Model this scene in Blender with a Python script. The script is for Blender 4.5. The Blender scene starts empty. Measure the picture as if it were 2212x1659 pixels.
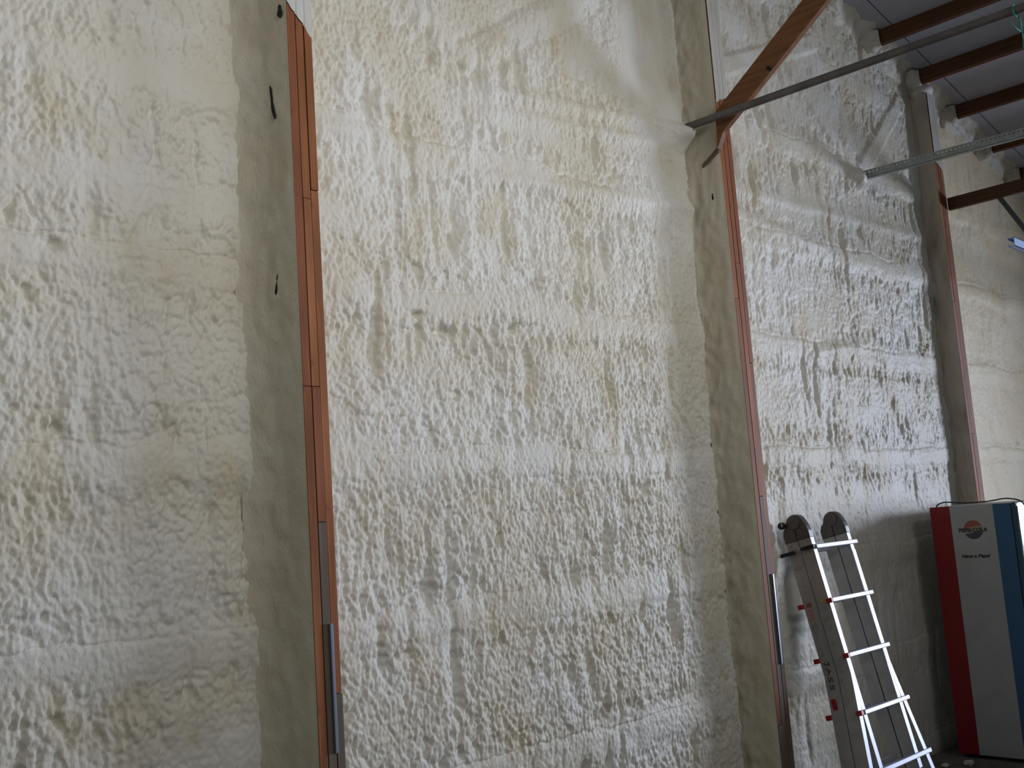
import bpy, bmesh, math, random
import numpy as np
from mathutils import Matrix, Vector

SC = bpy.context.scene
COL = SC.collection

# ------------------------------------------------------------------ camera
cd = bpy.data.cameras.new('camera')
cam = bpy.data.objects.new('camera', cd)
COL.objects.link(cam)
cd.sensor_width = 36.0
cd.lens = 36.0 * 2236.0 / 2212.0
cd.clip_start = 0.05
R = np.array([[0.6996679945959311, 0.04480553930753345, 0.713061821292845],
              [-0.7110483234998521, 0.14119953928706122, 0.6888199850128998],
              [-0.06982104973543242, -0.9889667101336035, 0.1306517020989759]])
mx = Matrix.Identity(4)
for i in range(3):
    mx[i][0] = R[i, 0]; mx[i][1] = -R[i, 1]; mx[i][2] = -R[i, 2]
mx[0][3], mx[1][3], mx[2][3] = 0.0, -3.1592, 1.8
cam.matrix_world = mx
SC.camera = cam

# ------------------------------------------------------------------ light
SC.view_settings.view_transform = 'Standard'
SC.view_settings.look = 'None'
SC.view_settings.gamma = 1.0
SC.view_settings.exposure = -0.13
SC.view_settings.use_curve_mapping = False
w = bpy.data.worlds.new('sky'); SC.world = w; w.use_nodes = True
w.node_tree.nodes['Background'].inputs[0].default_value = (0.62, 0.72, 0.9, 1)
w.node_tree.nodes['Background'].inputs[1].default_value = 0.095


def area(name, loc, target, sx, sy, power, color, spread=180):
    d = bpy.data.lights.new(name, 'AREA')
    d.shape = 'RECTANGLE'; d.size = sx; d.size_y = sy
    d.energy = power; d.color = color; d.spread = math.radians(spread)
    o = bpy.data.objects.new(name, d); COL.objects.link(o)
    o.location = loc
    o.rotation_euler = (Vector(target) - Vector(loc)).to_track_quat('-Z', 'Y').to_euler()
    return o


# daylight through the open overhead door in the right wall, and an added fill lamp
area('door_daylight', (16.0, -6.0, 2.1), (5.5, 0.0, 1.8), 3.0, 2.6, 1180, (0.74, 0.81, 1.0))
area('high_window_daylight', (2.6, -4.8, 4.2), (2.6, 0.0, 3.3), 5.6, 0.7, 44, (0.98, 0.97, 0.98), 85)  # unseen area lamp added to brighten the upper wall; no window is built

# ------------------------------------------------------------------ materials


def mat(name, color, rough=0.6, metal=0.0, spec=0.5, var=0.0, vscale=8.0, bump=0.0, bscale=60.0, emit=None):
    m = bpy.data.materials.new(name); m.use_nodes = True
    nt = m.node_tree; b = nt.nodes['Principled BSDF']
    b.inputs['Base Color'].default_value = (*color, 1)
    b.inputs['Roughness'].default_value = rough
    b.inputs['Metallic'].default_value = metal
    b.inputs['Specular IOR Level'].default_value = spec
    tc = nt.nodes.new('ShaderNodeTexCoord')
    if var > 0:
        n = nt.nodes.new('ShaderNodeTexNoise'); n.inputs['Scale'].default_value = vscale
        n.inputs['Detail'].default_value = 6
        nt.links.new(tc.outputs['Object'], n.inputs['Vector'])
        r = nt.nodes.new('ShaderNodeValToRGB')
        r.color_ramp.elements[0].position = 0.3; r.color_ramp.elements[1].position = 0.7
        r.color_ramp.elements[0].color = (*[max(0, c * (1 - var)) for c in color], 1)
        r.color_ramp.elements[1].color = (*[min(1, c * (1 + var)) for c in color], 1)
        nt.links.new(n.outputs['Fac'], r.inputs['Fac'])
        nt.links.new(r.outputs['Color'], b.inputs['Base Color'])
    if bump > 0:
        n2 = nt.nodes.new('ShaderNodeTexNoise'); n2.inputs['Scale'].default_value = bscale
        n2.inputs['Detail'].default_value = 5
        nt.links.new(tc.outputs['Object'], n2.inputs['Vector'])
        bp = nt.nodes.new('ShaderNodeBump'); bp.inputs['Strength'].default_value = bump
        bp.inputs['Distance'].default_value = 0.004
        nt.links.new(n2.outputs['Fac'], bp.inputs['Height'])
        nt.links.new(bp.outputs['Normal'], b.inputs['Normal'])
    return m


def foam_mat(name, cream, white, tan, rough=0.42, brown=None):
    m = bpy.data.materials.new(name); m.use_nodes = True
    nt = m.node_tree; L = nt.links; b = nt.nodes['Principled BSDF']
    b.inputs['Roughness'].default_value = rough
    b.inputs['Specular IOR Level'].default_value = 0.28
    tc = nt.nodes.new('ShaderNodeTexCoord')

    def noise(scale, detail, sz=1.0):
        mp = nt.nodes.new('ShaderNodeMapping'); mp.inputs['Scale'].default_value = (1, 1, sz)
        L.new(tc.outputs['Object'], mp.inputs['Vector'])
        n = nt.nodes.new('ShaderNodeTexNoise'); n.inputs['Scale'].default_value = scale
        n.inputs['Detail'].default_value = detail
        L.new(mp.outputs['Vector'], n.inputs['Vector'])
        return n.outputs['Fac']

    def ramp(src, a, c):
        r = nt.nodes.new('ShaderNodeMapRange'); r.inputs['From Min'].default_value = a
        r.inputs['From Max'].default_value = c; L.new(src, r.inputs['Value'])
        return r.outputs['Result']

    def mix(f, a, c):
        x = nt.nodes.new('ShaderNodeMix'); x.data_type = 'RGBA'
        L.new(f, x.inputs['Factor'])
        for s, v in ((x.inputs['A'], a), (x.inputs['B'], c)):
            if isinstance(v, tuple): s.default_value = (*v, 1)
            else: L.new(v, s)
        return x.outputs['Result']
    c = mix(ramp(noise(1.7, 5), 0.38, 0.62), cream, white)
    c = mix(ramp(noise(4.5, 8, 0.6), 0.54, 0.78), c, tan)
    if brown:
        c = mix(ramp(noise(2.6, 7, 0.4), 0.55, 0.72), c, brown)
    L.new(c, b.inputs['Base Color'])
    n1 = noise(95, 4, 0.6)
    bp = nt.nodes.new('ShaderNodeBump'); bp.inputs['Strength'].default_value = 0.7
    bp.inputs['Distance'].default_value = 0.004
    L.new(n1, bp.inputs['Height']); L.new(bp.outputs['Normal'], b.inputs['Normal'])
    return m


def wood_mat(name, c1, c2, knots=True, red=False, axis='z'):
    m = bpy.data.materials.new(name); m.use_nodes = True
    nt = m.node_tree; L = nt.links; b = nt.nodes['Principled BSDF']
    b.inputs['Roughness'].default_value = 0.62
    b.inputs['Specular IOR Level'].default_value = 0.25
    tc = nt.nodes.new('ShaderNodeTexCoord')
    mp = nt.nodes.new('ShaderNodeMapping')
    mp.inputs['Scale'].default_value = {'z': (38, 38, 1.3), 'y': (38, 1.3, 38), 'x': (1.3, 38, 38)}[axis]
    L.new(tc.outputs['Object'], mp.inputs['Vector'])
    n = nt.nodes.new('ShaderNodeTexNoise'); n.inputs['Scale'].default_value = 1.6
    n.inputs['Detail'].default_value = 7; n.inputs['Distortion'].default_value = 0.6
    L.new(mp.outputs['Vector'], n.inputs['Vector'])
    r = nt.nodes.new('ShaderNodeValToRGB')
    r.color_ramp.elements[0].position = 0.32; r.color_ramp.elements[1].position = 0.72
    r.color_ramp.elements[0].color = (*c1, 1); r.color_ramp.elements[1].color = (*c2, 1)
    L.new(n.outputs['Fac'], r.inputs['Fac'])
    out = r.outputs['Color']
    if knots:
        v = nt.nodes.new('ShaderNodeTexVoronoi'); v.inputs['Scale'].default_value = 4.5
        L.new(tc.outputs['Object'], v.inputs['Vector'])
        k = nt.nodes.new('ShaderNodeMapRange'); k.inputs['From Min'].default_value = 0.05
        k.inputs['From Max'].default_value = 0.13
        L.new(v.outputs['Distance'], k.inputs['Value'])
        mxn = nt.nodes.new('ShaderNodeMix'); mxn.data_type = 'RGBA'
        L.new(k.outputs['Result'], mxn.inputs['Factor'])
        mxn.inputs['A'].default_value = (*[c * 0.45 for c in c1], 1)
        L.new(out, mxn.inputs['B']); out = mxn.outputs['Result']
        n3 = nt.nodes.new('ShaderNodeTexNoise'); n3.inputs['Scale'].default_value = 2.3
        n3.inputs['Detail'].default_value = 3
        L.new(tc.outputs['Object'], n3.inputs['Vector'])
        m3 = nt.nodes.new('ShaderNodeMix'); m3.data_type = 'RGBA'; m3.blend_type = 'MULTIPLY'
        r3 = nt.nodes.new('ShaderNodeValToRGB')
        r3.color_ramp.elements[0].position = 0.35; r3.color_ramp.elements[1].position = 0.65
        r3.color_ramp.elements[0].color = (0.72, 0.66, 0.62, 1); r3.color_ramp.elements[1].color = (1, 1, 1, 1)
        L.new(n3.outputs['Fac'], r3.inputs['Fac'])
        m3.inputs['Factor'].default_value = 1
        L.new(out, m3.inputs['A']); L.new(r3.outputs['Color'], m3.inputs['B']); out = m3.outputs['Result']
    L.new(out, b.inputs['Base Color'])
    bp = nt.nodes.new('ShaderNodeBump'); bp.inputs['Strength'].default_value = 0.3
    bp.inputs['Distance'].default_value = 0.002
    L.new(n.outputs['Fac'], bp.inputs['Height']); L.new(bp.outputs['Normal'], b.inputs['Normal'])
    return m


M = dict(
    foam=foam_mat('sprayed foam', (0.62, 0.58, 0.465), (0.69, 0.675, 0.61), (0.56, 0.49, 0.335), 0.5),
    foam_old=foam_mat('older sprayed foam', (0.78, 0.66, 0.44), (0.80, 0.72, 0.52), (0.72, 0.57, 0.33), 0.5),
    coat=foam_mat('thin foam coat', (0.62, 0.57, 0.43), (0.67, 0.63, 0.51), (0.56, 0.49, 0.34), 0.6),
    coat_worn=foam_mat('thin foam coat with bare wood', (0.58, 0.51, 0.38), (0.64, 0.58, 0.46), (0.48, 0.39, 0.27), 0.6,
                       brown=(0.20, 0.10, 0.06)),
    overspray=foam_mat('white overspray', (0.50, 0.48, 0.42), (0.56, 0.55, 0.52), (0.46, 0.42, 0.34), 0.6),
    wood_a=wood_mat('red brown board', (0.27, 0.098, 0.034), (0.42, 0.165, 0.062)),
    wood_b=wood_mat('mid brown board', (0.23, 0.082, 0.027), (0.38, 0.145, 0.054)),
    wood_c=wood_mat('dark red board', (0.21, 0.070, 0.027), (0.34, 0.118, 0.046)),
    treated=wood_mat('grey treated board', (0.12, 0.092, 0.068), (0.18, 0.14, 0.105), False),
    brace=wood_mat('brown brace', (0.15, 0.063, 0.024), (0.26, 0.115, 0.048), False, axis='y'),
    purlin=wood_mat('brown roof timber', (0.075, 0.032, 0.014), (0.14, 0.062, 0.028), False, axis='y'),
    dark=mat('dark gap', (0.012, 0.010, 0.008), 0.9),
    panel=mat('white roof sheet', (0.42, 0.43, 0.49), 0.55, var=0.05, vscale=1.5),
    concrete=mat('concrete floor', (0.16, 0.15, 0.13), 0.85, var=0.3, vscale=5, bump=0.5, bscale=40),
    plainwall=mat('plain wall', (0.5, 0.47, 0.38), 0.8, var=0.1, vscale=3),
    alu=mat('brushed aluminium', (0.47, 0.49, 0.60), 0.42, metal=0.3, var=0.05, vscale=30),  # bluish reflection of the bright doorway is put into this colour
    alu_side=mat('dull aluminium', (0.46, 0.45, 0.42), 0.5, metal=0.1, var=0.12, vscale=14),
    hinge=mat('grey hinge casting', (0.13, 0.125, 0.12), 0.4, metal=0.4, var=0.15, vscale=20),
    black=mat('black plastic', (0.012, 0.012, 0.012), 0.5),
    red=mat('red plastic', (0.45, 0.02, 0.02), 0.45),
    yellow=mat('yellow sticker', (0.65, 0.50, 0.05), 0.6),
    label_grey=mat('pale grey label', (0.40, 0.39, 0.38), 0.6, var=0.2, vscale=90),
    label_pink=mat('red and white label', (0.62, 0.30, 0.26), 0.6, var=0.35, vscale=110),
    print_grey=mat('grey print', (0.27, 0.265, 0.25), 0.6),
    ink=mat('black ink', (0.01, 0.01, 0.01), 0.7),
    mred=mat('red enamel', (0.27, 0.006, 0.008), 0.45, var=0.08, vscale=4),
    mwhite=mat('faded white enamel', (0.46, 0.46, 0.45), 0.5, var=0.06, vscale=6),
    mblue=mat('blue enamel', (0.03, 0.12, 0.25), 0.45, var=0.08, vscale=4),
    mteal=mat('dark blue frame', (0.02, 0.08, 0.13), 0.4),
    mtrim=mat('silver trim', (0.65, 0.72, 0.70), 0.25, metal=0.7),
    mdisp=mat('lilac display panel', (0.50, 0.50, 0.68), 0.35),
    mline=mat('grey divider', (0.25, 0.25, 0.33), 0.4),
    gred=mat('faded red print', (0.38, 0.12, 0.09), 0.6),
    gblue=mat('faded blue print', (0.08, 0.088, 0.11), 0.6),
    gcream=mat('yellowed print', (0.40, 0.345, 0.24), 0.6),
    pipe=mat('dark grey steel pipe', (0.13, 0.115, 0.115), 0.5, metal=0.4, var=0.25, vscale=12),
    galv=mat('galvanised steel', (0.30, 0.335, 0.325), 0.45, metal=0.5, var=0.15, vscale=20),
    galv_dark=mat('dark steel', (0.10, 0.11, 0.11), 0.5, metal=0.4, var=0.15, vscale=20),
    track=mat('blue white rail', (0.42, 0.55, 0.85), 0.4, metal=0.2),
    strip=mat('bluish grey metal', (0.28, 0.33, 0.42), 0.35, metal=0.5),
    cord=mat('black cord', (0.02, 0.02, 0.025), 0.5),
    green=mat('green cord', (0.01, 0.22, 0.17), 0.6),
)

# ------------------------------------------------------------------ helpers


def tag(o, label=None, cat=None, group=None, kind=None):
    if label: o['label'] = label
    if cat: o['category'] = cat
    if group: o['group'] = group
    if kind: o['kind'] = kind
    return o


def empty(name, loc, label, cat, group=None):
    o = bpy.data.objects.new(name, None); COL.objects.link(o)
    o.location = loc; o.empty_display_size = 0.1
    return tag(o, label, cat, group)


class MB:
    """collects world-space shapes into one mesh"""
    def __init__(self): self.bm = bmesh.new()

    def box(self, x0, x1, y0, y1, z0, z1, bev=0.0, mi=0):
        g = bmesh.ops.create_cube(self.bm, size=1.0)
        vs = g['verts']
        for v in vs:
            v.co = Vector(((x0 + x1) / 2 + v.co.x * (x1 - x0), (y0 + y1) / 2 + v.co.y * (y1 - y0), (z0 + z1) / 2 + v.co.z * (z1 - z0)))
        fs = set(f for v in vs for f in v.link_faces)
        for f in fs: f.material_index = mi
        if bev > 0:
            es = list(set(e for v in vs for e in v.link_edges))
            bmesh.ops.bevel(self.bm, geom=es, offset=bev, segments=2, affect='EDGES', profile=0.5)
        return self

    def prism(self, poly, vec, bev=0.0):
        """poly: list of 3-D points, extruded along vec"""
        a = [self.bm.verts.new(p) for p in poly]
        b = [self.bm.verts.new(Vector(p) + Vector(vec)) for p in poly]
        n = len(poly)
        fs = [self.bm.faces.new(a[::-1]), self.bm.faces.new(b)]
        for i in range(n):
            fs.append(self.bm.faces.new((a[i], a[(i + 1) % n], b[(i + 1) % n], b[i])))
        bmesh.ops.recalc_face_normals(self.bm, faces=fs)
        if bev > 0:
            es = list(set(e for f in fs for e in f.edges))
            bmesh.ops.bevel(self.bm, geom=es, offset=bev, segments=2, affect='EDGES', profile=0.5)
        return self

    def tube(self, pts, r, n=12, cap=True):
        pts = [Vector(p) for p in pts]
        rings = []
        up = Vector((0, 0, 1))
        for i, p in enumerate(pts):
            t = (pts[min(i + 1, len(pts) - 1)] - pts[max(i - 1, 0)]).normalized()
            u = t.cross(up)
            if u.length < 1e-3: u = t.cross(Vector((1, 0, 0)))
            u.normalize(); v = t.cross(u).normalized()
            rings.append([self.bm.verts.new(p + r * (math.cos(a) * u + math.sin(a) * v)) for a in [2 * math.pi * k / n for k in range(n)]])
        for a, b in zip(rings, rings[1:]):
            for k in range(n):
                f = self.bm.faces.new((a[k], a[(k + 1) % n], b[(k + 1) % n], b[k])); f.smooth = True
        if cap:
            self.bm.faces.new(rings[0][::-1]); self.bm.faces.new(rings[-1])
        return self

    def build(self, name, mats, parent=None):
        """mesh origin moved to its own middle so that object textures differ"""
        me = bpy.data.meshes.new(name)
        vs = self.bm.verts
        bmesh.ops.recalc_face_normals(self.bm, faces=self.bm.faces)
        base = parent.matrix_world.translation if False else None
        off = Vector((0, 0, 0))
        par = parent
        chain = []
        while par is not None:
            off += par.location; par = par.parent
        c = Vector((0, 0, 0))
        for v in vs: c += v.co
        c /= max(1, len(vs))
        for v in vs: v.co -= c
        self.bm.to_mesh(me); self.bm.free()
        for m_ in (mats if isinstance(mats, (list, tuple)) else [mats]): me.materials.append(m_)
        o = bpy.data.objects.new(name, me); COL.objects.link(o)
        if parent is not None: o.parent = parent
        o.location = c - off
        return o


def grid_mesh(P, mask=None, flip=False):
    """P: (nu,nv,3) array -> mesh data with smooth quads"""
    nu, nv = P.shape[:2]
    idx = np.arange(nu * nv).reshape(nu, nv)
    q = np.stack([idx[:-1, :-1], idx[1:, :-1], idx[1:, 1:], idx[:-1, 1:]], -1).reshape(-1, 4)
    if flip: q = q[:, ::-1]
    return P.reshape(-1, 3), q


def mesh_from(name, blocks, m, parent=None, kind=None):
    V = []; Q = []; n = 0; MI = []
    mats = m if isinstance(m, (list, tuple)) else [m]
    for bi, (v, q) in enumerate(blocks):
        MI.append(np.full(len(q), min(bi, len(mats) - 1) if len(mats) == len(blocks) else 0, dtype=np.int32))
        V.append(v); Q.append(q + n); n += len(v)
    V = np.concatenate(V).astype(np.float32); Q = np.concatenate(Q).astype(np.int32)
    off = Vector((0, 0, 0)); par = parent
    while par is not None:
        off += par.location; par = par.parent
    V = V - np.array(off, dtype=np.float32)
    me = bpy.data.meshes.new(name)
    me.vertices.add(len(V)); me.vertices.foreach_set('co', V.ravel())
    me.loops.add(len(Q) * 4); me.loops.foreach_set('vertex_index', Q.ravel())
    me.polygons.add(len(Q))
    me.polygons.foreach_set('loop_start', np.arange(len(Q), dtype=np.int32) * 4)
    me.polygons.foreach_set('use_smooth', np.ones(len(Q), dtype=bool))
    me.polygons.foreach_set('material_index', np.concatenate(MI))
    me.update(calc_edges=True)
    for m_ in mats: me.materials.append(m_)
    o = bpy.data.objects.new(name, me); COL.objects.link(o)
    if parent is not None: o.parent = parent
    if kind: o['kind'] = kind
    return o


# ------------------------------------------------------------------ noise
def perlin(x, y, seed):
    rs = np.random.RandomState(seed)
    N = 256
    ang = rs.rand(N, N) * 2 * np.pi
    gx, gy = np.cos(ang), np.sin(ang)
    xi = np.floor(x).astype(np.int64); yi = np.floor(y).astype(np.int64)
    xf = x - xi; yf = y - yi
    u = xf * xf * xf * (xf * (xf * 6 - 15) + 10); v = yf * yf * yf * (yf * (yf * 6 - 15) + 10)

    def g(ix, iy, dx, dy):
        a = ix % N; b = iy % N
        return gx[a, b] * dx + gy[a, b] * dy
    n00 = g(xi, yi, xf, yf); n10 = g(xi + 1, yi, xf - 1, yf)
    n01 = g(xi, yi + 1, xf, yf - 1); n11 = g(xi + 1, yi + 1, xf - 1, yf - 1)
    return ((n00 * (1 - u) + n10 * u) * (1 - v) + (n01 * (1 - u) + n11 * u) * v) * 1.4


def billow(x, y, seed):
    return np.sqrt(perlin(x, y, seed) ** 2 + 0.0015)


def cells(x, y, seed, k=2.6):
    """flat-topped bumps parted by narrow creases"""
    return np.tanh(k * np.abs(perlin(x, y, seed)))


def sstep(a, b, x):
    t = np.clip((x - a) / (b - a), 0, 1); return t * t * (3 - 2 * t)


def seg_dist(x, z, p, q):
    px, pz = p; qx, qz = q
    dx, dz = qx - px, qz - pz; L2 = dx * dx + dz * dz
    t = np.clip(((x - px) * dx + (z - pz) * dz) / L2, 0, 1)
    return np.hypot(x - px - t * dx, z - pz - t * dz), t


ROOF = lambda x: 5.163 - 0.183 * (x - 7.0)
GIRTS = [0.16, 0.80, 1.44, 2.05, 2.72, 3.38, 4.04, 4.70]
STUDS = [(2.0, 2.102), (4.78, 4.90), (7.82, 7.96)]


def foam_height(x, z, bay):
    """how far the foam stands out of the sheathing plane (towards the room)"""
    # large shape
    if bay == 1: base = 0.0 * x + 0.0
    elif bay == 2: base = 0.035 * sstep(2.1, 4.7, x) + 0.015
    elif bay == 3: base = 0.085 + 0.035 * sstep(4.9, 7.8, x)
    else: base = 0.11 + 0.0 * x
    lo = perlin(x / 0.55, z / 0.6, 1)
    h = base + 0.012 * lo
    wob = 0.03 * perlin(x / 0.6, z / 3.0, 2)
    wx = x + 0.012 * perlin(x / 0.09, z / 0.09, 3); wz = z + 0.018 * perlin(x / 0.11, z / 0.11, 4)
    smooth = np.zeros_like(x); edge = np.zeros_like(x)
    for k, g in enumerate(GIRTS):
        if bay == 2 and g > 3.9: continue
        dz = z - (g + wob + 0.02 * perlin(x / 0.35, x * 0 + k, 5)) + 0.012 * perlin(x / 0.09, z / 0.05, 34)
        up = 1 - sstep(0.025, 0.105, np.abs(dz))
        h += 0.014 * up * (0.7 + 0.5 * perlin(x / 0.4, x * 0 + 3.3 * k, 6))
        smooth = np.maximum(smooth, up * (0.55 + 0.6 * np.clip(perlin(x / 0.45, z * 0 + 7.7 * k, 7) + 0.25, 0, 1)))
        # sharp shrinkage crease along the top of the girt, row of pits above and below
        cz = np.abs(dz - 0.06 + 0.008 * perlin(x / 0.08, z * 0 + k, 8))
        amt = np.clip(0.55 + 1.1 * perlin(x / 0.5, z * 0 + 1.7 * k, 9), 0, 1)
        h -= 0.008 * amt * np.exp(-(cz / 0.007) ** 2)
        edge = np.maximum(edge, np.exp(-((dz - 0.13) / 0.05) ** 2)); edge = np.maximum(edge, np.exp(-((dz + 0.13) / 0.05) ** 2))
    smooth = np.clip(smooth, 0, 1)
    # free-form smooth sweeps
    sw = sstep(0.32, 0.62, perlin(x / 0.7 + 9, z / 0.28 - 0.12 * x, 10))
    smooth = np.maximum(smooth, 0.8 * sw)
    if bay == 2:
        for p, q, wd in (((2.7, 4.06), (3.12, 3.88), 0.05), ((3.12, 3.88), (4.0, 4.46), 0.055)):
            d, t = seg_dist(x, z, p, q)
            d = d + 0.018 * perlin(x / 0.12, z / 0.12, 32); k = (1 - sstep(wd - 0.05, wd + 0.055, d)) * (0.35 + 0.65 * sstep(0.0, 0.35, t))
            h = h + 0.016 * k + 0.004 * k * perlin(x / 0.1, z / 0.1, 33); smooth = np.maximum(smooth, 0.85 * k)
            h -= 0.007 * np.exp(-((d - wd - 0.03) / 0.02) ** 2)
        # long drawn ridges running down to the right-hand post
        for p, q, a in (((3.2, 3.64), (4.76, 3.79), 0.014), ((3.25, 3.74), (4.72, 3.90), 0.016), ((3.15, 3.32), (4.76, 3.44), 0.016),
                        ((2.3, 3.36), (2.95, 3.40), 0.012)):
            d, t = seg_dist(x, z, p, q)
            k = np.exp(-(d / 0.035) ** 2); h += a * k; smooth = np.maximum(smooth, 0.75 * k)
        # smooth hanging sheet near the top right
        f = sstep(4.05, 4.3, x) * sstep(3.93, 4.03, z) * (1 - sstep(4.75, 4.85, z))
        h -= 0.05 * f * sstep(4.1, 4.6, x) * (1 - sstep(4.66, 4.74, x)) * sstep(3.98, 4.25, z)
        h += 0.022 * f * sstep(4.66, 4.74, x)
        h += 0.006 * f * perlin(x / 0.06, z / 0.5, 11)
        smooth = np.maximum(smooth, 0.9 * f)
        h += 0.10 * np.exp(-(((x - 4.70) / 0.10) ** 2 + ((z - 3.85) / 0.05) ** 2)) * (1 - sstep(4.72, 4.77, x))
    if bay == 3:
        for p, q, wd in (((5.95, 4.62), (6.72, 3.97), 0.04), ((6.72, 3.97), (7.6, 4.75), 0.045), ((5.1, 4.35), (6.3, 4.85), 0.04)):
            d, t = seg_dist(x, z, p, q)
            k = 1 - sstep(wd, wd + 0.04, d)
            h += 0.02 * k; smooth = np.maximum(smooth, 0.8 * k)
        for p, q, a in (((5.0, 3.62), (7.75, 3.70), 0.012), ((5.2, 3.48), (6.1, 3.40), 0.016), ((5.9, 2.70), (6.6, 2.80), 0.014)):
            d, t = seg_dist(x, z, p, q)
            k = np.exp(-(d / 0.04) ** 2); h += a * k; smooth = np.maximum(smooth, 0.7 * k)
        for p, q in (((7.42, 2.86), (7.47, 2.79)), ((7.47, 2.79), (7.58, 2.87))):
            d, t = seg_dist(x, z, p, q); h -= 0.014 * np.exp(-(d / 0.009) ** 2)
        h += 0.05 * np.exp(-(((x - 6.70) / 0.10) ** 2 + ((z - 3.96) / 0.06) ** 2))
        smooth = np.maximum(smooth, 0.8 * (1 - sstep(1.72, 1.98, z + 0.15 * perlin(x / 0.3, z / 0.3, 31))) * sstep(5.0, 5.4, x))
        pass
    if bay == 4: smooth = np.maximum(smooth, 0.95)
    rough = 1 - smooth * 0.72
    # vertical runs
    run_mask = sstep(-0.05, 0.35, perlin(x / 0.42 + 3, z / 0.5 + 1, 12)) * rough
    runs = 0.6 * cells(wx / 0.045, wz / 0.40, 13, 3.2) + 0.35 * cells(wx / 0.026, wz / 0.2, 14)
    # lumps
    lump_mask = np.clip(sstep(-0.1, 0.4, perlin(x / 0.3, z / 0.27, 15)) + 0.8 * edge, 0, 1.2) * rough
    lumps = 0.65 * cells(wx / 0.085, wz / 0.13, 16, 2.2) + 0.3 * cells(wx / 0.042, wz / 0.07, 17)
    fw = x + 0.006 * perlin(x / 0.03, z / 0.04, 35)
    fine = 0.5 * cells(fw / 0.036, wz / 0.062, 18) + 0.35 * cells(fw / 0.023, z / 0.036, 36) + 0.30 * perlin(x / 0.014, z / 0.020, 19)
    mid = perlin(x / 0.14, z / 0.2, 20)
    h += 0.007 * mid * (0.4 + 0.6 * rough)
    h += (0.015 if bay == 3 else 0.020) * (runs - 0.45) * run_mask * 0.62
    chan = perlin(wx / 0.075 + 20, wz / 0.45, 37)
    h += 0.013 * (chan - 1.2 * sstep(0.25, 0.6, -chan)) * sstep(-0.1, 0.3, perlin(x / 0.5 + 2, z / 0.4, 38)) * rough
    h += 0.025 * (lumps - 0.4) * lump_mask * 0.75
    h += (0.0090 if bay == 3 else 0.0125) * (fine - 0.45) * (0.16 + 0.84 * rough)
    # elongated pits
    pn = perlin(wx / 0.045 + 50, wz / 0.085 + 50, 21)
    pit = sstep(0.30, 0.75, pn) * sstep(0.0, 0.4, perlin(x / 0.4 + 7, z / 0.35, 22) + 0.6 * edge)
    h -= 0.012 * pit * rough
    # a few deep holes seen in the photograph
    for hx, hz, rx, rz in ((2.86, 2.60, 0.05, 0.022), (3.26, 2.64, 0.018, 0.02), (2.72, 2.66, 0.03, 0.012), (1.27, 2.75, 0.03, 0.02),
                           (2.94, 3.0, 0.02, 0.05), (2.62, 4.12, 0.03, 0.03), (6.9, 2.40, 0.03, 0.05), (6.7, 3.6, 0.03, 0.05)):
        h -= 0.03 * np.exp(-(((x - hx) / rx) ** 2 + ((z - hz) / rz) ** 2))
    # edges beside the studs
    for i, (a, b) in enumerate(STUDS):
        if bay == i + 1:        # this bay ends against the left side of the stud
            jit = 0.010 * perlin(z / 0.10, x * 0 + i, 23) + 0.008 * perlin(z / 0.035, x * 0 + i, 24)
            wdt = (0.09, 0.035, 0.015)[i]
            e = sstep(a - wdt - 0.02 + jit, a - 0.004, x)
            if i == 0: h = h * (1 - 0.75 * e)
            else: h = h * (1 - e) + (-0.02) * e
        if bay == i + 2:
            e = 1 - sstep(b, b + 0.05, x); h = h * (1 - e) + 0.0 * e
    return h


def axis(a, b, step):
    n = max(2, int(round((b - a) / step)) + 1); return np.linspace(a, b, n)


blocks = []
random.seed(3)
BAYS = [(1, -3.2, 0.7, 0.05, 0.05, 0, 0.0), (1, 0.7, 2.0, 0.0052, 0.0052, 1, 0.6), (2, 2.102, 4.78, 0.0052, 0.0055, 1, 0.25),
        (3, 4.90, 7.82, 0.008, 0.007, 1, 0.0), (4, 7.96, 11.0, 0.014, 0.010, 1, 0.0)]
for bay, x0, x1, sx, sz, fineb, zlow in BAYS:
    xs = axis(x0, x1, sx)
    us = np.concatenate([axis(0, zlow, 0.03)[:-1] if zlow > 0 else np.zeros(0), axis(zlow, 5.55 if bay > 1 else 4.4, sz)])
    if bay == 1: us = np.concatenate([us, axis(4.4, 6.4, 0.05)[1:]])
    if bay == 2: us = np.concatenate([us, axis(5.55, 6.1, 0.03)[1:]])
    X, Z = np.meshgrid(xs, us, indexing='ij')
    Zm = np.minimum(Z, ROOF(X) + 0.02)
    Hh = foam_height(X, Zm, bay)
    P = np.stack([X, -Hh, Zm], -1)
    # foam rolled over on to the roof sheets at the top of the wall
    blocks.append(grid_mesh(P))
mesh_from('wall_back', blocks, [M['foam']] * 4 + [M['foam_old']], kind='structure')

# foam rolled over from the wall onto the roof sheets
xs = axis(2.0, 11.0, 0.012)
ts = axis(0, 1, 0.025)
X, T = np.meshgrid(xs, ts, indexing='ij')
reach = 0.17 + 0.05 * perlin(X / 0.5, X * 0 + 2, 40) + 0.02 * perlin(X / 0.12, X * 0 + 5, 41)
drop = 0.17 + 0.03 * perlin(X / 0.3, X * 0 + 7, 42)
basey = np.interp(X, [2.1, 4.7, 4.9, 7.8, 11], [0.02, 0.05, 0.085, 0.12, 0.11])
ang = T * math.pi / 2
Y = -(basey - 0.01 + (reach) * (1 - np.cos(ang)))
Zf = ROOF(X) - 0.004 - drop * (1 - np.sin(ang)) + 0.01
nz = 0.018 * perlin(X / 0.12, T * 2.2, 43) + 0.008 * billow(X / 0.04, T * 6, 44)
fade = np.sin(T * math.pi)
Y -= nz * fade; Zf -= nz * fade
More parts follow.
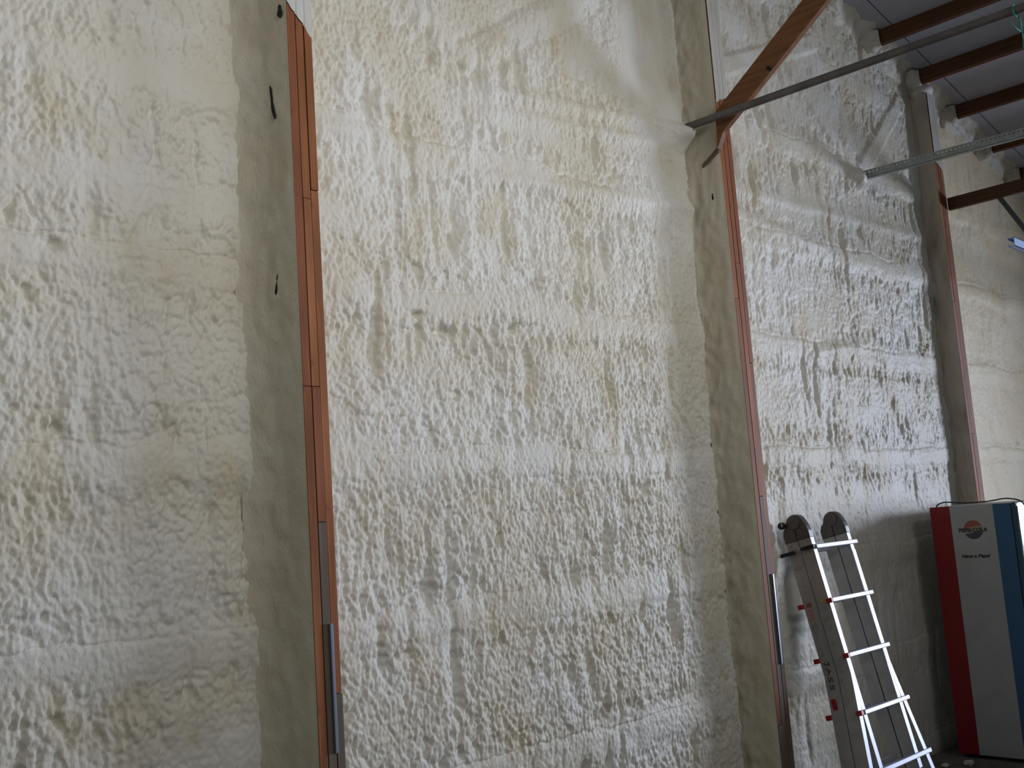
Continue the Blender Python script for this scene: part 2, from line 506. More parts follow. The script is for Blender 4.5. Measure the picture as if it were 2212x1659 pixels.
tr = mesh_from('trim_1', [grid_mesh(np.stack([X, Y, Zf], -1))], M['foam'], kind='structure')

# ------------------------------------------------------------------ shell
FZ = 0.09       # floor level
b = MB(); b.box(-4.5, 13.2, -10, 0.3, -0.2, FZ)
tag(b.build('floor', M['concrete']), kind='structure')

# roof: sheets with thin dark joints, on a dark deck
b = MB()
XR0, XR1 = -4.5, 13.2


def roof_slab(y0, y1, lift, th, mi):
    for xa, xb in ((XR0, XR1),):
        pts = [(xa, y0, ROOF(xa) + lift), (xb, y0, ROOF(xb) + lift), (xb, y0, ROOF(xb) + lift + th), (xa, y0, ROOF(xa) + lift + th)]
        n0 = len(b.bm.faces)
        b.prism(pts, (0, y1 - y0, 0))
        b.bm.faces.ensure_lookup_table()
        for f in b.bm.faces[n0:]: f.material_index = mi


ys = [0.25, -0.334]
while ys[-1] > -10: ys.append(ys[-1] - 1.22)
for a, c in zip(ys, ys[1:]): roof_slab(a - 0.004, c + 0.004, 0.0, 0.012, 0)
roof_slab(0.25, -10.1, 0.013, 0.05, 1)
tag(b.build('ceiling', [M['panel'], M['dark']]), kind='structure')

# side walls; the right one has the door opening the daylight comes through
b = MB()
b.box(12.5, 12.7, -3.1, 0.3, FZ, 5); b.box(12.5, 12.7, -10, -6.3, FZ, 5); b.box(12.5, 12.7, -6.3, -3.1, 3.3, 5)
tag(b.build('wall_right', M['plainwall']), kind='structure')
b = MB(); b.box(-4.5, -4.3, -10, 0.3, FZ, 7.4)
tag(b.build('wall_left', M['plainwall']), kind='structure')

# ------------------------------------------------------------------ studs


def stud(i, name, label, plies, treated_tops, splices, over_z, side_m, top=None):
    x0, x1 = STUDS[i]
    root = empty(name, ((x0 + x1) / 2, -0.13, FZ), label, 'post', 'laminated wooden posts along the foam wall')
    wd = (x1 - x0) / 3
    zt = top if top else ROOF((x0 + x1) / 2) - 0.02
    mats = [M['wood_a'], M['wood_b'], M['wood_c']]
    for k in range(3):
        xa = x0 + k * wd + (0.0012 if k else 0); xb = x0 + (k + 1) * wd - 0.0012
        cuts = [FZ, treated_tops[k]] + splices[k] + [zt]
        for j in range(len(cuts) - 1):
            mm = M['treated'] if j == 0 else mats[(k + j + i) % 3]
            jj = 0.0015 * ((k * 2 + j) % 3)
            q = MB().box(xa, xb, -0.25 + jj - (0.003 if j == 0 else 0), 0.03, cuts[j] + 0.0008, cuts[j + 1] - 0.0008, 0.002)
            o = q.build('board', mm, root)
            if j == 0: o['label'] = 'grey treated lower board'
    # dark gap behind the joints
    MB().box(x0 + 0.004, x1 - 0.004, -0.238, 0.02, FZ, zt - 0.01).build('spacer', M['dark'], root)
    # foam coat on the left side of the stud
    ysd = axis(0.02, 1, 0.03)
    zs = axis(FZ, zt - 0.03, 0.018)
    T, Z = np.meshgrid(np.linspace(0, 1, 26), zs, indexing='ij')
    back = (0.02, -0.03, -0.10)[i]
    yy = back + (-0.247 - back) * T
    th = 0.004 + 0.006 * (1 - T) + (0.075 * (1 - T) ** 4 if i == 0 else 0.02 * (1 - T) ** 4)
    th = th + (0.010 * perlin(T * 2.5, Z / 0.14, 50 + i) + 0.007 * perlin(T * 6, Z / 0.05, 60 + i) + 0.003 * perlin(T * 14, Z / 0.02, 65 + i)) * (1 - T) ** 0.4
    th *= 1 - sstep(0.86, 1.0, T) * 0.75
    P = np.stack([x0 - np.maximum(th, 0.0008), yy, Z + (0.03 if top else 0) * (Z > zt - 0.05)], -1)
    mesh_from('foam_coating', [grid_mesh(P, flip=False)], side_m, root)
    # overspray on the face near the roof
    if over_z:
        U, V = np.meshgrid(np.linspace(0, 1, 28), np.linspace(0, 1, 60), indexing='ij')
        zb = over_z[0] + (over_z[1] - over_z[0]) * U + 0.012 * perlin(U * 4, U * 0 + i, 70)
        Z = zb + (zt + 0.003 - zb) * V ** 1.5
        Y = -0.2512 - 0.003 * sstep(0, 0.1, V) - 0.001 * perlin(U * 9, Z / 0.02, 71)
        # keep the joint grooves readable
        for g in (1 / 3, 2 / 3): Y += 0.004 * np.exp(-((U - g) / 0.02) ** 2)
        X = x0 + (x1 - x0) * U
        o = mesh_from('foam_overspray', [grid_mesh(np.stack([X, Y, Z], -1))], M['overspray'], root)
        o['label'] = 'white overspray near the top'
    return root


def slit(parent, x, y, z0, z1, wy, slant=0.0):
    """narrow crack in the side coat, a thin dark lens"""
    q = MB(); pts = []
    n = 9
    L = []; Rr = []
    for k in range(n):
        t = k / (n - 1); zz = z0 + (z1 - z0) * t; ww = wy * math.sin(math.pi * t) ** 0.8 * (0.7 + 0.3 * math.sin(7 * t)) + 0.0008
        yc = y + slant * (t - 0.5)
        L.append((x, yc - ww, zz)); Rr.append((x, yc + ww, zz))
    q.prism(L + Rr[::-1], (0.006, 0, 0))
    return q.build('crack', M['dark'], parent)


s1 = stud(0, 'laminated_post', 'three-ply reddish brown wooden post, widest and nearest, left of the middle of the photo', None,
          (0.67, 1.84, 1.275), ([2.30], [2.30, 2.965], [3.0]), (3.68, 3.57), M['coat'])
slit(s1, 1.987, -0.150, 3.27, 3.40, 0.009, 0.02)
slit(s1, 1.988, -0.128, 2.62, 2.71, 0.007, -0.02)
slit(s1, 1.972, -0.015, 2.20, 2.28, 0.005, 0.01)
slit(s1, 1.990, -0.215, 3.63, 3.68, 0.016, 0.0)
MB().box(2.056, 2.067, -0.262, -0.2515, 1.09, 1.505, 0.0012).build('metal_strip', M['strip'], s1)
s2 = stud(1, 'laminated_post', 'wooden post left of the ladder with a diagonal brace and pipe at its top', None,
          (0.673, 1.836, 1.248), ([2.9], [3.1], [2.55]), (4.0, 4.06), M['coat'])
slit(s2, 4.771, -0.176, 3.46, 3.50, 0.006, 0.0)
MB().box(4.855, 4.867, -0.262, -0.2515, 0.97, 1.43, 0.0012).build('metal_strip', M['strip'], s2)
nb = MB(); nb.prism([(4.764, -0.135, 3.655), (4.764, -0.245, 3.715), (4.764, -0.245, 3.745), (4.764, -0.135, 3.675)], (0.012, 0, 0))
nb.build('brace_stub', M['treated'], s2)
s3 = stud(2, 'laminated_post', 'farthest wooden post rising behind the vending machine', None,
          (0.67, 1.1, 0.9), ([3.2], [2.2], [3.9]), (4.30, 4.24), M['coat_worn'], top=4.84)

T, A_ = np.meshgrid(np.linspace(0, 1, 30), np.linspace(0, 1, 44), indexing='ij')
th_, ph_ = T * math.pi, A_ * 2 * math.pi
rad = 1 + 0.28 * perlin(T * 3 + 2, np.sin(ph_) * 1.3 + 5, 101)
CX = 7.885 + 0.115 * rad * np.sin(th_) * np.cos(ph_); CY = -0.135 + 0.125 * rad * np.sin(th_) * np.sin(ph_); CZ = 4.875 + 0.088 * rad * np.cos(th_)
mesh_from('foam_cap', [grid_mesh(np.stack([CX, CY, CZ], -1))], M['foam'], s3)

# ------------------------------------------------------------------ brace, pipe, angles, cross timber
root = empty('diagonal_brace', (4.764, -0.25, 3.72), 'broad brown timber brace slanting up and out from the middle post towards the roof', 'brace')
UP = lambda y: 3.945 + 0.71 * (-y - 0.28)      # upper edge of the brace
LOW = lambda y: UP(y) - 0.150
BX0, BX1 = 4.742, 4.7795
poly = [(BX0, -0.262, UP(-0.262)), (BX0, -2.15, UP(-2.15)), (BX0, -2.15, LOW(-2.15)), (BX0, -0.30, LOW(-0.30)), (BX0, -0.254, 3.725), (BX0, -0.254, 3.735)]
MB().prism(poly, (BX1 - BX0, 0, 0), 0.002).build('timber', M['brace'], root)
kp = [(BX0 - 0.0012, -0.610 + 0.016 * math.cos(a) - 0.004 * math.sin(a), 4.052 + 0.010 * math.sin(a) + 0.012 * math.cos(a)) for a in [k * math.pi / 6 for k in range(12)]]
MB().prism(kp, (0.002, 0, 0)).build('knot_hole', M['dark'], root)

b = MB(); b.tube([(4.690, 0.0, 3.885), (4.690, -0.15, 3.882), (4.690, -1.0, 3.868), (4.690, -1.88, 3.852), (4.690, -3.4, 3.826)], 0.0205, 16)
tag(b.build('steel_pipe', M['pipe']), 'long dark steel pipe reaching out from the foam beside the middle post', 'pipe')


def perforated(name, p, q, up, side, hgt, flange, m, label, cat, pitch=0.028, hole=0.009, row=0.7):
    """steel angle with a real row of holes punched in its upright leg"""
    p = Vector(p); q = Vector(q); d_ = (q - p); L = d_.length; d_.normalize()
    up = Vector(up); up = (up - up.dot(d_) * d_).normalized(); side = Vector(side); side = (side - side.dot(d_) * d_ - side.dot(up) * up).normalized()
    bm = bmesh.new(); th = 0.003
    zc = hgt * row; vs_ = [0, zc - hole / 2, zc + hole / 2, hgt]
    us_ = [0.0]; s = 0.03
    while s < L - 0.03:
        us_ += [s - hole / 2, s + hole / 2]; s += pitch
    us_.append(L)
    for off, fl in ((0, False), (th, True)):
        G = [[bm.verts.new(p + d_ * u_ + up * v_ + side * off) for v_ in vs_] for u_ in us_]
        for i in range(len(us_) - 1):
            for j in range(3):
                if j == 1 and i % 2 == 1: continue
                bm.faces.new((G[i][j], G[i + 1][j], G[i + 1][j + 1], G[i][j + 1]))
    x = MB(); x.bm.free(); x.bm = bm
    # lower flange
    a = p + side * 0.0; x.prism([a, a + side * flange, a + side * flange + up * th, a + up * th], d_ * L)
    o = x.build(name, m)
    return tag(o, label, cat)


perforated('perforated_angle', (6.75, 0.0, 3.975), (6.75, -3.0, 3.895), (0, 0, 1), (1, 0, 0), 0.056, 0.04, M['galv'],
           'long galvanised perforated angle bar sticking out of the foam below the roof timbers', 'steel bar')
perforated('track_hanger', (7.965, -0.615, 3.955), (7.72, -0.955, 3.375), (1, -0.4, 0), (0.3, 1, 0.0), 0.036, 0.02, M['galv_dark'],
           'short dark perforated hanger sloping down from the cross timber', 'steel bar', row=0.5)
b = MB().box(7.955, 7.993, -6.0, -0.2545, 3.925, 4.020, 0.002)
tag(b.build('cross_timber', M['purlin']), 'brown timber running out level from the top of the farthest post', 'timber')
# door track: open C section
b = MB()
def cs(x0, x1):
    y0, y1, z0, z1, t = -0.985, -0.945, 3.335, 3.393, 0.0035
    b.box(x0, x1, y0, y0 + t, z0, z1); b.box(x0, x1, y0, y1, z0, z0 + t); b.box(x0, x1, y0, y1, z1 - t, z1)
    b.box(x0, x1, y1 - t, y1, z0, z0 + 0.014); b.box(x0, x1, y1 - t, y1, z1 - 0.014, z1)
cs(7.02, 12.4)
tag(b.build('door_track', M['track']), 'pale blue metal door track with an open left end, at the right edge', 'rail')

root = empty('green_cord', (4.70, -1.86, 3.85), 'thin green cord looped over the dark pipe at the top right corner', 'cord')
loop = []
for k in range(17):
    a = 2 * math.pi * k / 16
    loop.append((4.690 + 0.025 * math.cos(a), -1.84 + 0.006 * math.sin(a * 0.5), 3.852 + 0.025 * math.sin(a)))
MB().tube(loop, 0.0035, 8).build('loop', M['green'], root)
MB().tube([(4.715, -1.84, 3.85), (4.728, -1.843, 3.80), (4.732, -1.842, 3.75), (4.728, -1.84, 3.70), (4.722, -1.845, 3.62), (4.726, -1.84, 3.50)], 0.0035, 8).build('hanging_end', M['green'], root)
MB().tube([(4.728, -1.84, 3.80), (4.700, -1.845, 3.755), (4.64, -1.85, 3.745), (4.55, -1.85, 3.75)], 0.0022, 8).build('loose_end', M['green'], root)

# ------------------------------------------------------------------ roof timbers
PX = [5.22, 5.85, 6.49, 7.13, 7.79, 8.46, 9.19, 9.85, 10.5]
sl = math.atan(-0.183)
PLAB = {3: 'brown roof timber nearest the diagonal brace, topmost in the photo', 4: 'roof timber with a red stained lower edge, second from the top',
        5: 'third roof timber down, just above the farthest post', 6: 'fourth roof timber down, meeting the galvanised bar',
        7: 'lowest roof timber, at the right edge of the photo'}
for k, px in enumerate(PX):
    if k not in PLAB: continue
    zb = ROOF(px) - 0.108
    root = empty('roof_timber', (px, -0.2, ROOF(px)), PLAB[k], 'timber', 'timbers under the white roof sheets')
    xa, xb = px - 0.019, px + 0.019
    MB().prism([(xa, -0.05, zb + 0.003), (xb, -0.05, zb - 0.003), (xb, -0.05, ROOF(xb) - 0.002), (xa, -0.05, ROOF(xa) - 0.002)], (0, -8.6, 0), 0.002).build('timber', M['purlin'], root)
    if k == 4:
        MB().box(xb - 0.004, xb + 0.0015, -1.9, -0.25, zb - 0.004, zb + 0.010).build('red_edge', M['red'], root)
    # foam swollen over the end
    T, A_ = np.meshgrid(np.linspace(0, 1, 22), np.linspace(0, 1, 40), indexing='ij')
    ang = (A_ * 1.30 - 0.15) * math.pi
    yy = -0.10 - 0.14 * T
    fat = 1 - T ** 3 * 0.75
    rx = 0.022 + 0.075 * fat * (0.8 + 0.5 * perlin(A_ * 3 + k, T * 2, 80 + k)); rz = 0.108 + 0.05 * fat * (0.7 + 0.6 * perlin(A_ * 3 + k, T * 2.3, 90 + k))
    X = px - rx * np.cos(ang); Z = ROOF(px) - rz * np.maximum(np.sin(ang), 0) ** 0.6 + 0.02 * np.minimum(np.sin(ang), 0)
    mesh_from('foam_collar', [grid_mesh(np.stack([X, yy, Z], -1))], M['foam'], root)

# ------------------------------------------------------------------ ladder
LO = Vector((5.2237, -0.4729, 0.0)); yaw, lean = -0.0454, 0.2152
r_ = Vector((math.cos(yaw), math.sin(yaw), 0)); bk = Vector((-math.sin(yaw), math.cos(yaw), 0))
d_ = bk * math.sin(lean) + Vector((0, 0, math.cos(lean))); n_ = -(bk * math.cos(lean) - Vector((0, 0, math.sin(lean))))
LP = lambda a, n, c: LO + r_ * a + n_ * n + d_ * c
lad = empty('folding_ladder', tuple(LP(0.2, 0.08, 0.09)), 'folded aluminium multi-position ladder leaning on the foam wall beside the vending machine', 'ladder')


def lbox(name, a0, a1, n0, n1, c0, c1, m, parent=lad, bev=0.0, shift=0.0):
    q = MB()
    q.prism([LP(a0 + shift, n0, c0), LP(a1 + shift, n0, c0), LP(a1 + shift, n1, c0), LP(a0 + shift, n1, c0)], LP(0, 0, c1) - LP(0, 0, c0), bev)
    return q.build(name, m, parent)


def lprism(name, poly, a0, a1, m, parent, bev=0.0):
    q = MB(); q.prism([LP(a0, n, c) for n, c in poly], r_ * (a1 - a0), bev); return q.build(name, m, parent)


def lchan(name, side, n0, n1, path, wdt, parent, mats):
    """hollow rectangular rail; path is a list of (a_outer, c)"""
    bm = bmesh.new()
    sgn = 1 if side == 0 else -1
    prof = [(0, n0), (0, n1), (sgn * wdt, n1), (sgn * wdt, n0)]
    rings = [[bm.verts.new(LP(a + pa, pn, c)) for pa, pn in prof] for a, c in path]
    k = len(prof)
    for R0, R1 in zip(rings, rings[1:]):
        for i in range(k):
            f = bm.faces.new((R0[i], R0[(i + 1) % k], R1[(i + 1) % k], R1[i]))
            f.material_index = 1 if i in (1,) else 0  # front face takes the lit bluish colour, the others the plain one
    bm.faces.new(rings[0][::-1]); bm.faces.new(rings[-1])
    x = MB(); x.bm.free(); x.bm = bm
    return x.build(name, mats, parent)


T_ = 0.163; WL = 0.432
RC = [1.557 - 0.295 * k for k in range(6)]
alum = [M['alu_side'], M['alu']]
for half, (n0, n1) in enumerate(((0.0, 0.079), (0.084, T_))):
    for side in (0, 1):
        # inner straight rail, then the flared outer rail sleeved over its lower part
        a_in = 0.003 if side == 0 else WL - 0.003
        lchan('inner_rail', side, n0 + 0.002, n1 - 0.001, [(a_in, 0.30), (a_in, 1.655)], 0.034, lad, alum)
        a_o = 0.0 if side == 0 else WL
        s = -1 if side == 0 else 1
        path = [(a_o + s * 0.152, 0.09), (a_o + s * 0.092, 0.40), (a_o + s * 0.040, 0.66), (a_o + s * 0.012, 0.80), (a_o, 0.87), (a_o, 1.50)]
        lchan('outer_rail', side, n0 if half == 0 else n0 + 0.0, n1, path, 0.034, lad, alum)
        # rubber foot
        aa = a_o + s * 0.155
        lbox('foot', min(aa, aa - s * 0.04), max(aa, aa - s * 0.04), n0, n1, 0.075 if n0 > 0.05 else 0.095, 0.115 if n0 > 0.05 else 0.13, M['black'])
    for k, c in enumerate(RC[:5]):
        if c < 0.9: sh = 0.2 * max(0, 0.86 - c)
        else: sh = 0.0
        a0, a1 = (0.018 if half else 0.02) - sh * 0.45, 0.462 + sh * 0.95
        if half: nn0, nn1 = n1 - 0.030, n1 + 0.014
        else: nn0, nn1 = n0 - 0.012, n0 + 0.028
        lbox('rung', a0, a1, nn0, nn1, c - 0.025, c, M['alu'], bev=0.004)
# hinges
hp = [(0.000, 1.60), (0.001, 1.645), (0.013, 1.672), (0.034, 1.690), (0.044, 1.716), (0.060, 1.732), (0.082, 1.742), (0.105, 1.742), (0.126, 1.733), (0.142, 1.716),
      (0.150, 1.695), (0.160, 1.668), (0.165, 1.640), (0.165, 1.60)]
for side, (a0, a1) in enumerate(((-0.004, 0.040), (WL - 0.040, WL + 0.004))):
    hg = lprism('hinge', [(n, c) for n, c in hp], a0, a1, M['hinge'], lad, 0.004)
    ao = a0 if side == 0 else a0
    disc = [(0.094 + 0.036 * math.cos(t), 1.697 + 0.036 * math.sin(t)) for t in [k * math.pi / 14 for k in range(28)]]
    lprism('hinge_disc', disc, a0 - 0.006, a0, M['hinge'], hg, 0.002)
    lprism('hinge_slot', [(0.079, 1.60), (0.084, 1.60), (0.088, 1.662), (0.083, 1.662)], a0 - 0.0012, a0 + 0.003, M['dark'], hg)
    for rn, rc in ((0.03, 1.575), (0.03, 1.60), (0.105, 1.60), (0.105, 1.575), (0.14, 1.60), (0.14, 1.575), (0.055, 1.575)):
        rv = [(rn + 0.0032 * math.cos(t), rc - 0.02 + 0.0032 * math.sin(t)) for t in [k * math.pi / 4 for k in range(8)]]
        lprism('rivet', rv, -0.0022 if side == 0 else WL - 0.006, 0.0 if side == 0 else WL - 0.002, M['hinge'], hg)
    if side == 0:
        kb = [(0.020 + 0.022 * math.cos(t), 1.700 + 0.020 * math.sin(t)) for t in [k * math.pi / 8 for k in range(16)]]
        kn = lprism('hinge_knob', kb, a0 - 0.022, a0, M['black'], hg, 0.003)
        kw = [(0.028 + 0.0045 * math.cos(t), 1.703 + 0.012 * math.sin(t)) for t in [k * math.pi / 8 for k in range(16)]]
        lprism('knob_glint', kw, a0 - 0.0235, a0 - 0.021, M['alu'], hg)  # pale oval stands for the white hole in the knob
# lock handles on the left rail
for n0, n1, c0 in ((-0.040, 0.050, 1.541), (0.098, 0.178, 1.548)):
    o = lbox('lock_bar', -0.022, -0.003, n0, n1, c0 - 0.010, c0 + 0.010, M['black'], bev=0.004)
    o['label'] = 'black lock bar'
for k, c in enumerate((1.250, 0.955, 0.663)):
    for n0, n1 in ((0.150, 0.184), (-0.034, -0.001)):
        sh = -0.2 * max(0, 0.86 - c)
        o = lbox('lock_knob', -0.010 + sh, 0.016 + sh, n0, n1, c - 0.014, c + 0.012, M['red'], bev=0.003)
        o['label'] = 'red lock knob'


def sticker(name, n0, n1, c0, c1, m, lab, a=-0.0006, round_=False):
    if round_:
        poly = [((n0 + n1) / 2 + (n1 - n0) / 2 * math.cos(t), (c0 + c1) / 2 + (c1 - c0) / 2 * math.sin(t)) for t in [k * math.pi / 10 for k in range(20)]]
    else: poly = [(n0, c0), (n1, c0), (n1, c1), (n0, c1)]
    o = lprism(name, poly, a - 0.0006, a, m, lad); o['label'] = lab; return o


sticker('warning_sticker', 0.022, 0.052, 1.240, 1.262, M['gred'], 'small red sticker')
sticker('warning_sticker', 0.018, 0.046, 1.165, 1.236, M['label_pink'], 'red and white warning label')
sticker('size_sticker', 0.108, 0.134, 1.247, 1.270, M['yellow'], 'yellow oval sticker', round_=True)
sticker('round_label', 0.105, 0.136, 1.203, 1.230, M['label_grey'], 'pale oval label', round_=True)
sticker('info_label', 0.022, 0.052, 1.10, 1.150, M['label_grey'], 'pale grey label')
sticker('red_label', 0.018, 0.046, 0.692, 0.751, M['red'], 'red rectangular label', a=-0.0325)
# oval embossed mark and scratched hand lettering
for (n0, n1, c0, c1) in ((0.022, 0.055, 1.446, 1.466),):
    pts = [((n0 + n1) / 2 + (n1 - n0) / 2 * math.cos(t), (c0 + c1) / 2 + (c1 - c0) / 2 * math.sin(t)) for t in [k * math.pi / 10 for k in range(21)]]
    MB().tube([LP(-0.001, n, c) for n, c in pts], 0.0012, 6).build('embossed_mark', M['print_grey'], lad)


def skew(c):
    """how far the flared rail has moved outward at c"""
    return float(np.interp(c, [0.66, 0.80, 0.87], [0.040, 0.012, 0.0]))


def stroke(pts, r, m, name, a=-0.0012, d=0.0):
    q = MB()
    for line in pts:
        q.tube([LP(a - skew(c), n, c) for n, c in line], r, 6)
    return q.build(name, m, lad)


def letter_lines(kind, n0, n1, c0, c1):
    """hand letters that read down the rail: letter 'up' points to +n, reading direction to -c"""
    N = lambda v: n0 + (n1 - n0) * v           # v: height of the letter 0..1
    Cc = lambda u: c1 + (c0 - c1) * u          # u: along reading direction
    S = {'J': [[(0.1, 1), (0.9, 1)], [(0.6, 1), (0.6, 0.15), (0.35, 0), (0.1, 0.2)]],
         'A': [[(0, 0), (0.5, 1), (1, 0)], [(0.22, 0.42), (0.78, 0.42)]],
         'S': [[(0.95, 0.85), (0.6, 1), (0.2, 0.85), (0.25, 0.6), (0.75, 0.42), (0.85, 0.15), (0.45, 0), (0.05, 0.15)]]}[kind]
    return [[(N(v), Cc(u)) for u, v in ln] for ln in S]


LETT = 'JASS'
cc = 0.945
wds = (0.034, 0.044, 0.040, 0.040)
for ch, wd in zip(LETT, wds):
    stroke(letter_lines(ch, 0.022, 0.050, cc - wd + 0.006, cc), 0.0017, M['ink'], 'hand_lettering')
    cc -= wd
# faint rubbed marks above it, on both halves of the rail
random.seed(11)
for (n0, n1, ca, cb) in ((0.022, 0.052, 1.40, 1.29), (0.012, 0.044, 1.14, 0.97), (0.102, 0.140, 1.17, 1.02), (0.088, 0.125, 0.92, 0.72)):
    c = ca
    while c > cb:
        k = random.randint(3, 5)
        ln = [(random.uniform(n0, n1), c - 0.026 * q / k + random.uniform(-0.004, 0.004)) for q in range(k + 1)]
        stroke([[tuple(v) for v in ln]], 0.0006, M['print_grey'], 'rubbed_mark'); c -= random.uniform(0.028, 0.045)

# ------------------------------------------------------------------ vending machine
vm = empty('vending_machine', (7.35, -0.52, 0.09), 'tall soda vending machine with red, white and blue side standing against the foam wall', 'vending machine')
X0, X1, YB, YF, ZT = 6.90, 7.78, -0.270, -0.783, 1.692
MB().box(X0 + 0.004, X1, YF, YB - 0.001, 0.115, ZT - 0.001, 0.006).build('cabinet', M['mwhite'], vm)
for ya, yb, m_, lb in ((YB, -0.400, M['mred'], 'red side stripe'), (-0.4002, -0.675, M['mwhite'], 'white side stripe'), (-0.6752, YF, M['mblue'], 'blue side stripe')):
    o = MB().box(X0, X0 + 0.006, yb, ya, 0.115, ZT, 0.0008).build('side_stripe', m_, vm); o['label'] = lb
MB().box(X0 + 0.03, X1 - 0.03, YF + 0.05, YB - 0.03, FZ, 0.117).build('plinth', M['black'], vm)
dr = MB().box(X0 + 0.001, X1, YF - 0.034, YF - 0.004, 0.14, ZT + 0.003, 0.004).build('door', M['mteal'], vm)
b = MB(); z0, z1 = 0.62, ZT - 0.02
b.box(X0 + 0.014, X0 + 0.022, YF - 0.040, YF - 0.034, z0, z1); b.box(X1 - 0.022, X1 - 0.014, YF - 0.040, YF - 0.034, z0, z1)
b.box(X0 + 0.022, X1 - 0.022, YF - 0.040, YF - 0.034, z1 - 0.008, z1); b.box(X0 + 0.022, X1 - 0.022, YF - 0.040, YF - 0.034, z0, z0 + 0.008)
b.build('trim', M['mtrim'], dr)
MB().box(X0 + 0.023, X1 - 0.023, YF - 0.038, YF - 0.0345, z0 + 0.009, z1 - 0.009).build('display_panel', M['mdisp'], dr)
MB().box(X0 + 0.03, X1 - 0.03, YF - 0.0395, YF - 0.0382, 1.408, 1.418).build('divider', M['mline'], dr)
MB().box(X0 + 0.03, X1 - 0.03, YF - 0.0395, YF - 0.0382, 1.655, 1.660).build('divider', M['mline'], dr)
MB().box(X0 + 0.30, X1 - 0.2, YF - 0.05, YF - 0.034, 0.30, 0.48, 0.005).build('delivery_door', M['black'], dr)

# round emblem: faded red cap, yellowed middle, blue-grey base, wavy borders
cy_, cz_, rr = -0.538, 1.535, 0.0605
wave = lambda s, top: (0.30 if top else -0.32) * rr + 0.10 * rr * math.sin(s * 2.6 / rr * 0.9 + 0.3)
def arc_poly(top):
    pts = []
    N = 24
    for k in range(N + 1):
        s = -rr + 2 * rr * k / N
        zc = math.sqrt(max(rr * rr - s * s, 0))
        wv = max(-zc, min(zc, wave(s, top)))
        pts.append((s, wv, zc))
    return pts
def emblem(name, kind, m_):
    q = MB(); up = arc_poly(True); dn = arc_poly(False)
    if kind == 'top': a = [(s, wv) for s, wv, zc in up]; c = [(s, zc) for s, wv, zc in up]
    elif kind == 'bottom': a = [(s, -zc) for s, wv, zc in dn]; c = [(s, wv) for s, wv, zc in dn]
    else: a = [(s, wv) for s, wv, zc in dn]; c = [(s, wv) for s, wv, zc in up]
    mp = lambda s, v, x: (x, cy_ - s, cz_ + v)
    for i in range(len(a) - 1):
        vs = [mp(*a[i], X0 - 0.0008), mp(*a[i + 1], X0 - 0.0008), mp(*c[i + 1], X0 - 0.0008), mp(*c[i], X0 - 0.0008)]
        if abs(a[i][1] - c[i][1]) + abs(a[i + 1][1] - c[i + 1][1]) < 1e-5: continue
        bv = [q.bm.verts.new(v) for v in vs]
        q.bm.faces.new(bv)
    bmesh.ops.remove_doubles(q.bm, verts=q.bm.verts, dist=1e-6)
    g = bmesh.ops.extrude_face_region(q.bm, geom=list(q.bm.faces))
    for v in [e for e in g['geom'] if isinstance(e, bmesh.types.BMVert)]: v.co.x += 0.0008
    return q.build(name, m_, vm)
emblem('emblem_cap', 'top', M['gred']); emblem('emblem_band', 'mid', M['gcream']); emblem('emblem_base', 'bottom', M['gblue'])


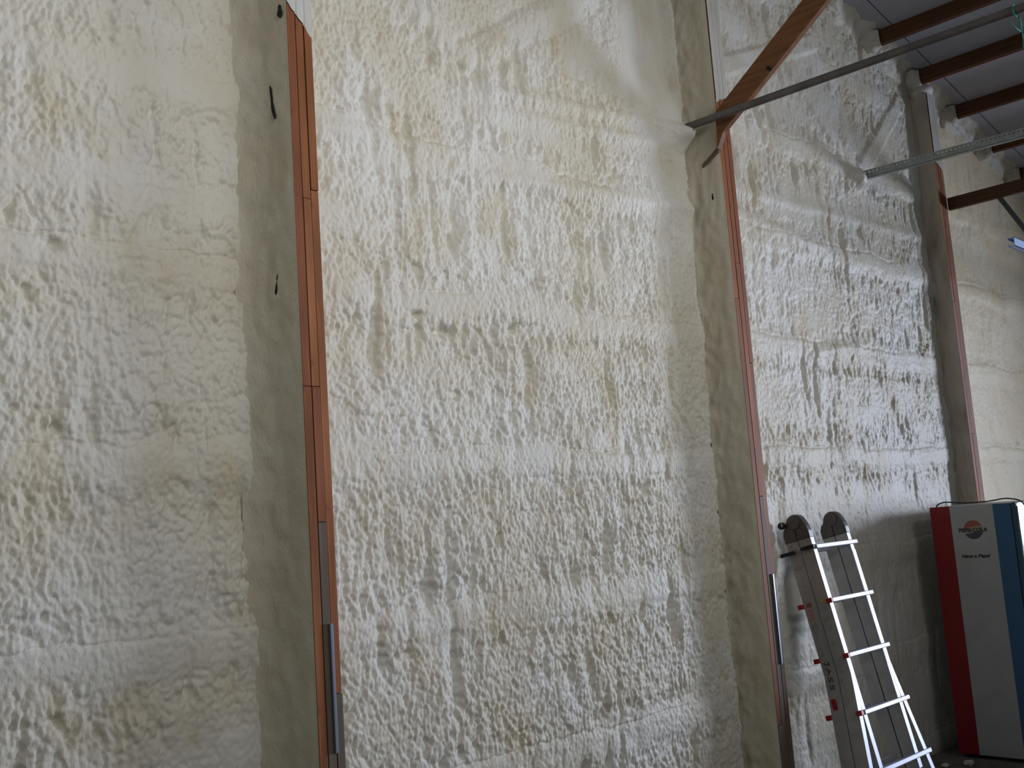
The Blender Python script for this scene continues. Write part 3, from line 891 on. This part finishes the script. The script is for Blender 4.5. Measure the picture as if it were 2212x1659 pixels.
def text(name, body, size, width, y0, z0, m_, shear=0.0, extr=0.0004, bold=0.0, dz=0.0):
    cu = bpy.data.curves.new(name, 'FONT'); cu.body = body; cu.size = size; cu.extrude = extr; cu.shear = shear; cu.offset = bold
    tmp = bpy.data.objects.new(name + '_tmp', cu); COL.objects.link(tmp)
    dg = bpy.context.evaluated_depsgraph_get()
    me = bpy.data.meshes.new_from_object(tmp.evaluated_get(dg))
    bpy.data.objects.remove(tmp)
    xs_ = [v.co.x for v in me.vertices]; wd = max(xs_) - min(xs_); sx = width / wd; x_0 = min(xs_)
    for v in me.vertices:
        x, y, z = v.co
        v.co = (-z - 0.0016, -(x - x_0) * sx, y + dz * (x - x_0) * sx)
    me.materials.clear(); me.materials.append(m_)
    o = bpy.data.objects.new(name, me); COL.objects.link(o); o.parent = vm
    o.location = Vector((X0, y0, z0)) - vm.location
    return o


text('lettering', 'PEPSI-COLA', 0.034, 0.180, -0.446, 1.522, M['ink'], bold=0.0006)
text('lettering', 'Have a Pepsi', 0.032, 0.180, -0.4435, 1.357, M['ink'], shear=0.35, bold=0.0006)

# cable over the machine
pts = [(6.985, -0.273, 1.563), (6.985, -0.274, 1.667), (6.985, -0.282, 1.696), (6.985, -0.298, 1.711), (6.985, -0.339, 1.722), (6.985, -0.394, 1.716), (6.985, -0.451, 1.708), (6.985, -0.575, 1.707), (6.985, -0.637, 1.71), (6.98, -0.727, 1.723), (6.975, -0.777, 1.716), (6.97, -0.816, 1.707), (6.961, -0.846, 1.686), (6.961, -0.854, 1.648), (6.966, -0.852, 1.563), (6.975, -0.849, 1.373), (6.985, -0.846, 1.183), (6.985, -0.844, 0.946)]


def smooth_path(p, it=2):
    p = [Vector(v) for v in p]
    for _ in range(it):
        q = [p[0]]
        for a, c in zip(p, p[1:]): q += [a * 0.75 + c * 0.25, a * 0.25 + c * 0.75]
        q.append(p[-1]); p = q
    return p


b = MB().tube(smooth_path(pts), 0.0045, 10)
tag(b.build('power_cable', M['cord']), 'thin black cable draped over the top of the vending machine', 'cable')

# foam crumbs on the floor at the foot of the machine
random.seed(5)
SPOT = ((6.72, -0.40, 'pale foam scrap on the floor just left of the vending machine'), (6.60, -0.30, 'smaller foam scrap on the floor nearer the ladder'))
for k, (sx, sy, lb) in enumerate(SPOT):
    bm = bmesh.new(); bmesh.ops.create_icosphere(bm, subdivisions=3, radius=0.028 - 0.008 * k)
    for v in bm.verts:
        n = v.co.normalized(); f = 1 + 0.3 * math.sin(5 * n.x + k) * math.cos(4 * n.y + 2 * n.z)
        v.co = Vector((v.co.x * f * 1.5, v.co.y * f, v.co.z * 0.6 * f + 0.014)) + Vector((sx, sy, FZ))
    x = MB(); x.bm.free(); x.bm = bm
    tag(x.build('foam_scrap', M['foam']), lb, 'foam scrap', 'foam scraps on the floor')
